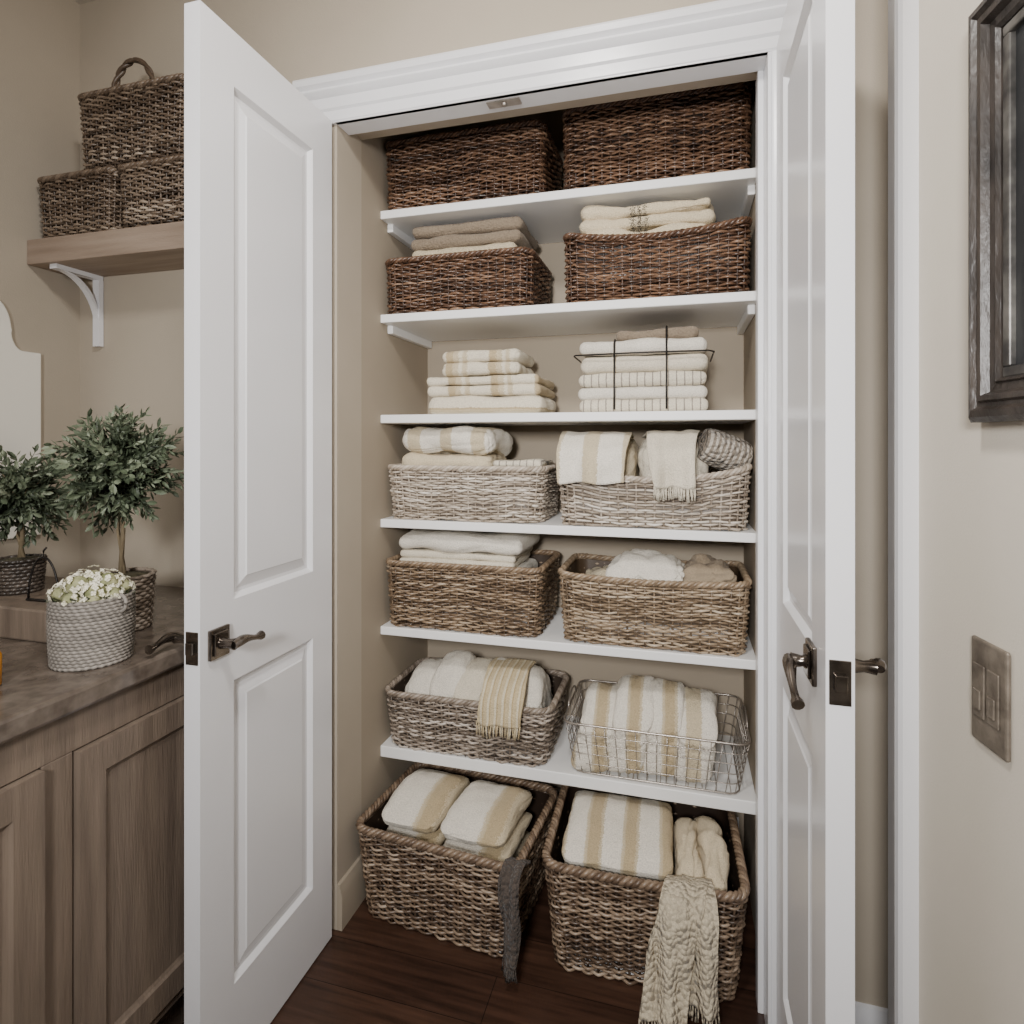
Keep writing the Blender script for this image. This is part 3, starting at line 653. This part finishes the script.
# ---------------------------------------------------------------- plants on the counter
def foliage(mb,c,R,nsprig,ll=.026,flat=1.0):
    c=np.array(c)
    for i in range(nsprig):
        d=rng.standard_normal(3); d[2]=d[2]*.95; d/=np.linalg.norm(d)
        L=R*rng.uniform(.70,1.18); st=c+d*R*rng.uniform(.1,.45)+rng.standard_normal(3)*R*.08
        d2=d+rng.standard_normal(3)*.38; d2/=np.linalg.norm(d2); en=c+np.array([d2[0],d2[1],d2[2]*flat])*L
        mb.tube([st,(st+en)/2+rng.standard_normal(3)*.003,en],[.0012,.001,.0006],4,t=.35)
        ax=(en-st); ln=np.linalg.norm(ax); ax/=ln; nl=int(ln/.0056)+2
        a=np.cross(ax,rng.standard_normal(3)); a/=np.linalg.norm(a); b_=np.cross(ax,a)
        for k in range(nl):
            t=k/(nl-1); an=k*2.1+rng.uniform(-.4,.4); side=a*math.cos(an)+b_*math.sin(an)
            g_=ax*.7+side*.9*(1-.4*t)+np.array([0,0,-.12]); g_/=np.linalg.norm(g_); p=st+ax*ln*t
            s=np.cross(g_,ax+rng.standard_normal(3)*.2); s/=np.linalg.norm(s)+1e-9; nrm=np.cross(s,g_)
            l=ll*rng.uniform(.6,1.15); w=l*.21
            v=[p,p+g_*l*.3+s*w*.8,p+g_*l*.65+s*w*.9,p+g_*l,p+g_*l*.65-s*w*.9,p+g_*l*.3-s*w*.8,p+g_*l*.5-nrm*.002]
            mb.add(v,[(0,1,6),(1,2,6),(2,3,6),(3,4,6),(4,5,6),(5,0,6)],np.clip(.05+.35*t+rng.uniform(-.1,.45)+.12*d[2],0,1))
def topiary(loc,cz,R,pot_r,pot_h,mat,label,nsp,ll=.026):
    e=empty('topiary_plant',loc); tag(e,label,'plant','topiary plants on the vanity')
    m=MB(); rows=int(pot_h/.007); nn=72
    for k in range(rows):
        a=np.arange(nn)*2*np.pi/nn; rr=pot_r*(.88+.12*k/rows)-.004+.002*np.cos(a*18+k*np.pi)
        m.tube(np.column_stack([rr*np.cos(a),rr*np.sin(a),np.full(nn,(k+.5)*pot_h/rows)]),.0040,6,True,seg_tone(nn,.25,.75))
    m.lathe([(pot_r*.8,.001),(pot_r*.86,pot_h*.5),(pot_r*.9,pot_h*.9)],32,.1)
    m.obj('pot',mat,e,tone=True,angle=180)
    m=MB(); m.lathe([(pot_r*.88,pot_h*.88),(pot_r*.85,pot_h*.94),(pot_r*.4,pot_h*.98),(.01,pot_h)],24); m.obj('soil',M['soil'],e,angle=180)
    m=MB(); m.tube([(0,0,pot_h*.9),(.004,.003,(pot_h+cz)/2-.02),(-.003,0,cz-R*.3)],[.005,.0045,.004],8)
    m.tube([(.01,.004,pot_h*.9),(-.006,.0,(pot_h+cz)/2-.02),(.004,0,cz-R*.3)],[.0035,.0035,.003],8)
    for i in range(24):
        d=rng.standard_normal(3); d[2]=abs(d[2])*.8-.2; d/=np.linalg.norm(d); m.tube([(0,0,cz-R*.35),d*R*.3+np.array([0,0,cz-R*.1]),d*R*.6+np.array([0,0,cz])],[.003,.002,.0012],5)
    m.obj('trunk',M['bark'],e,angle=180)
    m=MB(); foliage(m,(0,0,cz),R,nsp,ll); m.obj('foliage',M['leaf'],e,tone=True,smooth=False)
    return e
topiary((-1.146,1.002,CT+.001),.336,.114,.066,.115,W_GREY,'round olive topiary with thin stem in a woven pot',200,.024)
m=MB(); m.box(-1.675,-1.195,.883,1.12,CT+.0005,.899); tag(m.obj('wooden_riser',M['oak'],smooth=False,bevel=.004),'low wooden riser block on the vanity counter','riser')
topiary((-1.410,.985,.900),.212,.098,.048,.075,W_POT,'small round olive topiary in dark pot on a riser',130,.023)
m=MB(); t=np.linspace(0,math.pi,20)
m.tube(np.column_stack([-.042*np.cos(t),0*t,.09*np.sin(t)+.002]),.0022,6)
m.tube([(-.046,0,.002),(.046,0,.002)],.003,6); m.tube([(0,0,.09),(.0,0,.105),(.008,0,.112)],.002,6)
tag(m.obj('wire_ornament',M['dark'],loc=(-1.268,.932,.900),angle=180),'dark bent wire ornament standing on the riser','ornament')
# rope pot with hydrangea
e=empty('flower_pot',(-1.028,.843,CT+.001)); tag(e,'grey rope pot filled with cream hydrangea blossoms','potted flowers')
m=MB(); rows=20; hh=.118; nn=120
for k in range(rows):
    a=np.arange(nn)*2*np.pi/nn; f=k/(rows-1); rr=.0605+.0025*f+.0015*math.sin(math.pi*f); 
    m.tube(np.column_stack([rr*np.cos(a),rr*np.sin(a),(k+.5)*hh/rows+.0005*np.sin(a*30+k)]),.0034+.0005*np.sin(a*36+k*2),6,True,.40+.22*np.sin(a*36+k*2)+rng.uniform(-.12,.12))
m.lathe([(.057,.001),(.060,.06),(.061,.114)],32,.3); m.obj('rope_pot',W_ROPE,e,tone=True,angle=180)
for sx in (-1,1):
    m=MB(); t=np.linspace(0,math.pi,14); m.tube(np.column_stack([sx*(.063+.014*np.sin(t)),0*t,.106-.015*np.cos(t)]),.0032,6,t=.5); m.obj('handle',W_ROPE,e,tone=True,angle=180)
m=MB(); cl=MB()
heads=[(0,0,.140,.026)]+[(.030*math.cos(a)*rng.uniform(.85,1.15),.030*math.sin(a),.132+.008*math.sin(a*3),.022) for a in np.arange(7)*math.pi/3.5+.3]+[(.047*math.cos(a),.047*math.sin(a),.120+.006*math.sin(a*2),.017) for a in np.arange(9)*math.pi/4.5]
for hx,hy,hz,hr in heads:
    cl.lathe([(hr*.80*math.sin(q),hz-hr*.80*math.cos(q)) for q in np.linspace(.05,3.09,9)],14,c=(hx,hy))
    for i in range(int(62*(hr/.024)**2)):
        d=rng.standard_normal(3); d/=np.linalg.norm(d)
        if d[2]<-.4: continue
        p=np.array([hx,hy,hz])+d*hr*rng.uniform(.9,1.15); a=np.cross(d,[.3,.2,1]); a/=np.linalg.norm(a); b_=np.cross(d,a); q0=rng.uniform(0,6)
        for k in range(4):
            an=q0+k*math.pi/2; g_=a*math.cos(an)+b_*math.sin(an); s_=np.cross(d,g_); l=.0050
            m.add([p,p+g_*l*.6+s_*l*.5+d*.002,p+g_*l+d*.001,p+g_*l*.6-s_*l*.5+d*.002],[(0,1,2,3)])
m.obj('blossoms',M['petal'],e,smooth=False); cl.obj('blossom_core',M['petalcore'],e,angle=180)
m=MB()
for i in range(50):
    an=rng.uniform(0,6.28); p=np.array([.053*math.cos(an),.053*math.sin(an),.116]); g_=np.array([math.cos(an)*.6,math.sin(an)*.6,rng.uniform(0,.6)]); g_/=np.linalg.norm(g_); s_=np.cross(g_,[0,0,1.]); l=.018
    m.add([p,p+g_*l*.5+s_*l*.3,p+g_*l,p+g_*l*.5-s_*l*.3],[(0,1,2,3)],rng.uniform(.3,.9))
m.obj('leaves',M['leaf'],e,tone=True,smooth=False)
e=empty('soap_bottle',(-1.070,.700,CT+.001)); tag(e,'amber soap bottle with dark pump on the counter','bottle')
m=MB(); m.lathe([(.015,0),(.017,.003),(.017,.05),(.013,.058),(.008,.062),(.008,.066)],24); m.obj('bottle_body',M['amber'],e,angle=50)
m=MB(); m.lathe([(.009,.066),(.009,.074),(.003,.075),(.003,.088)],16); m.tube([(0,0,.088),(-.024,0,.09)],.003,8); m.obj('pump',M['dark'],e,angle=50)

# ---------------------------------------------------------------- lights, world, camera
w=bpy.data.worlds.new('World'); scene.world=w; w.use_nodes=True
w.node_tree.nodes['Background'].inputs[0].default_value=(1,.97,.94,1); w.node_tree.nodes['Background'].inputs[1].default_value=.08
def area(name,loc,target,size,energy,color,spread=180):
    l=bpy.data.lights.new(name,'AREA'); l.energy=energy; l.size=size; l.color=color; l.spread=math.radians(spread)
    o=bpy.data.objects.new(name,l); COL.objects.link(o); o.location=loc; o.rotation_euler=(Vector(target)-Vector(loc)).to_track_quat('-Z','Y').to_euler(); return o
area('ceiling_light',(-.28,.30,2.40),(-.28,1.3,.7),.18,16,(1,.96,.91))
area('front_fill_light',(-.15,-.8,1.55),(-.3,1.6,1.2),.28,16,(1,.98,.96),100)  # added fill lamp facing the closet from behind the camera, not a window
cam=bpy.data.cameras.new('camera'); cam.lens=600/1024*36; cam.sensor_width=36; cam.shift_y=-69/1024; cam.clip_start=.02
co=bpy.data.objects.new('camera',cam); COL.objects.link(co); co.location=(0,0,H); co.rotation_euler=(math.pi/2,0,math.radians(15.7)); scene.camera=co
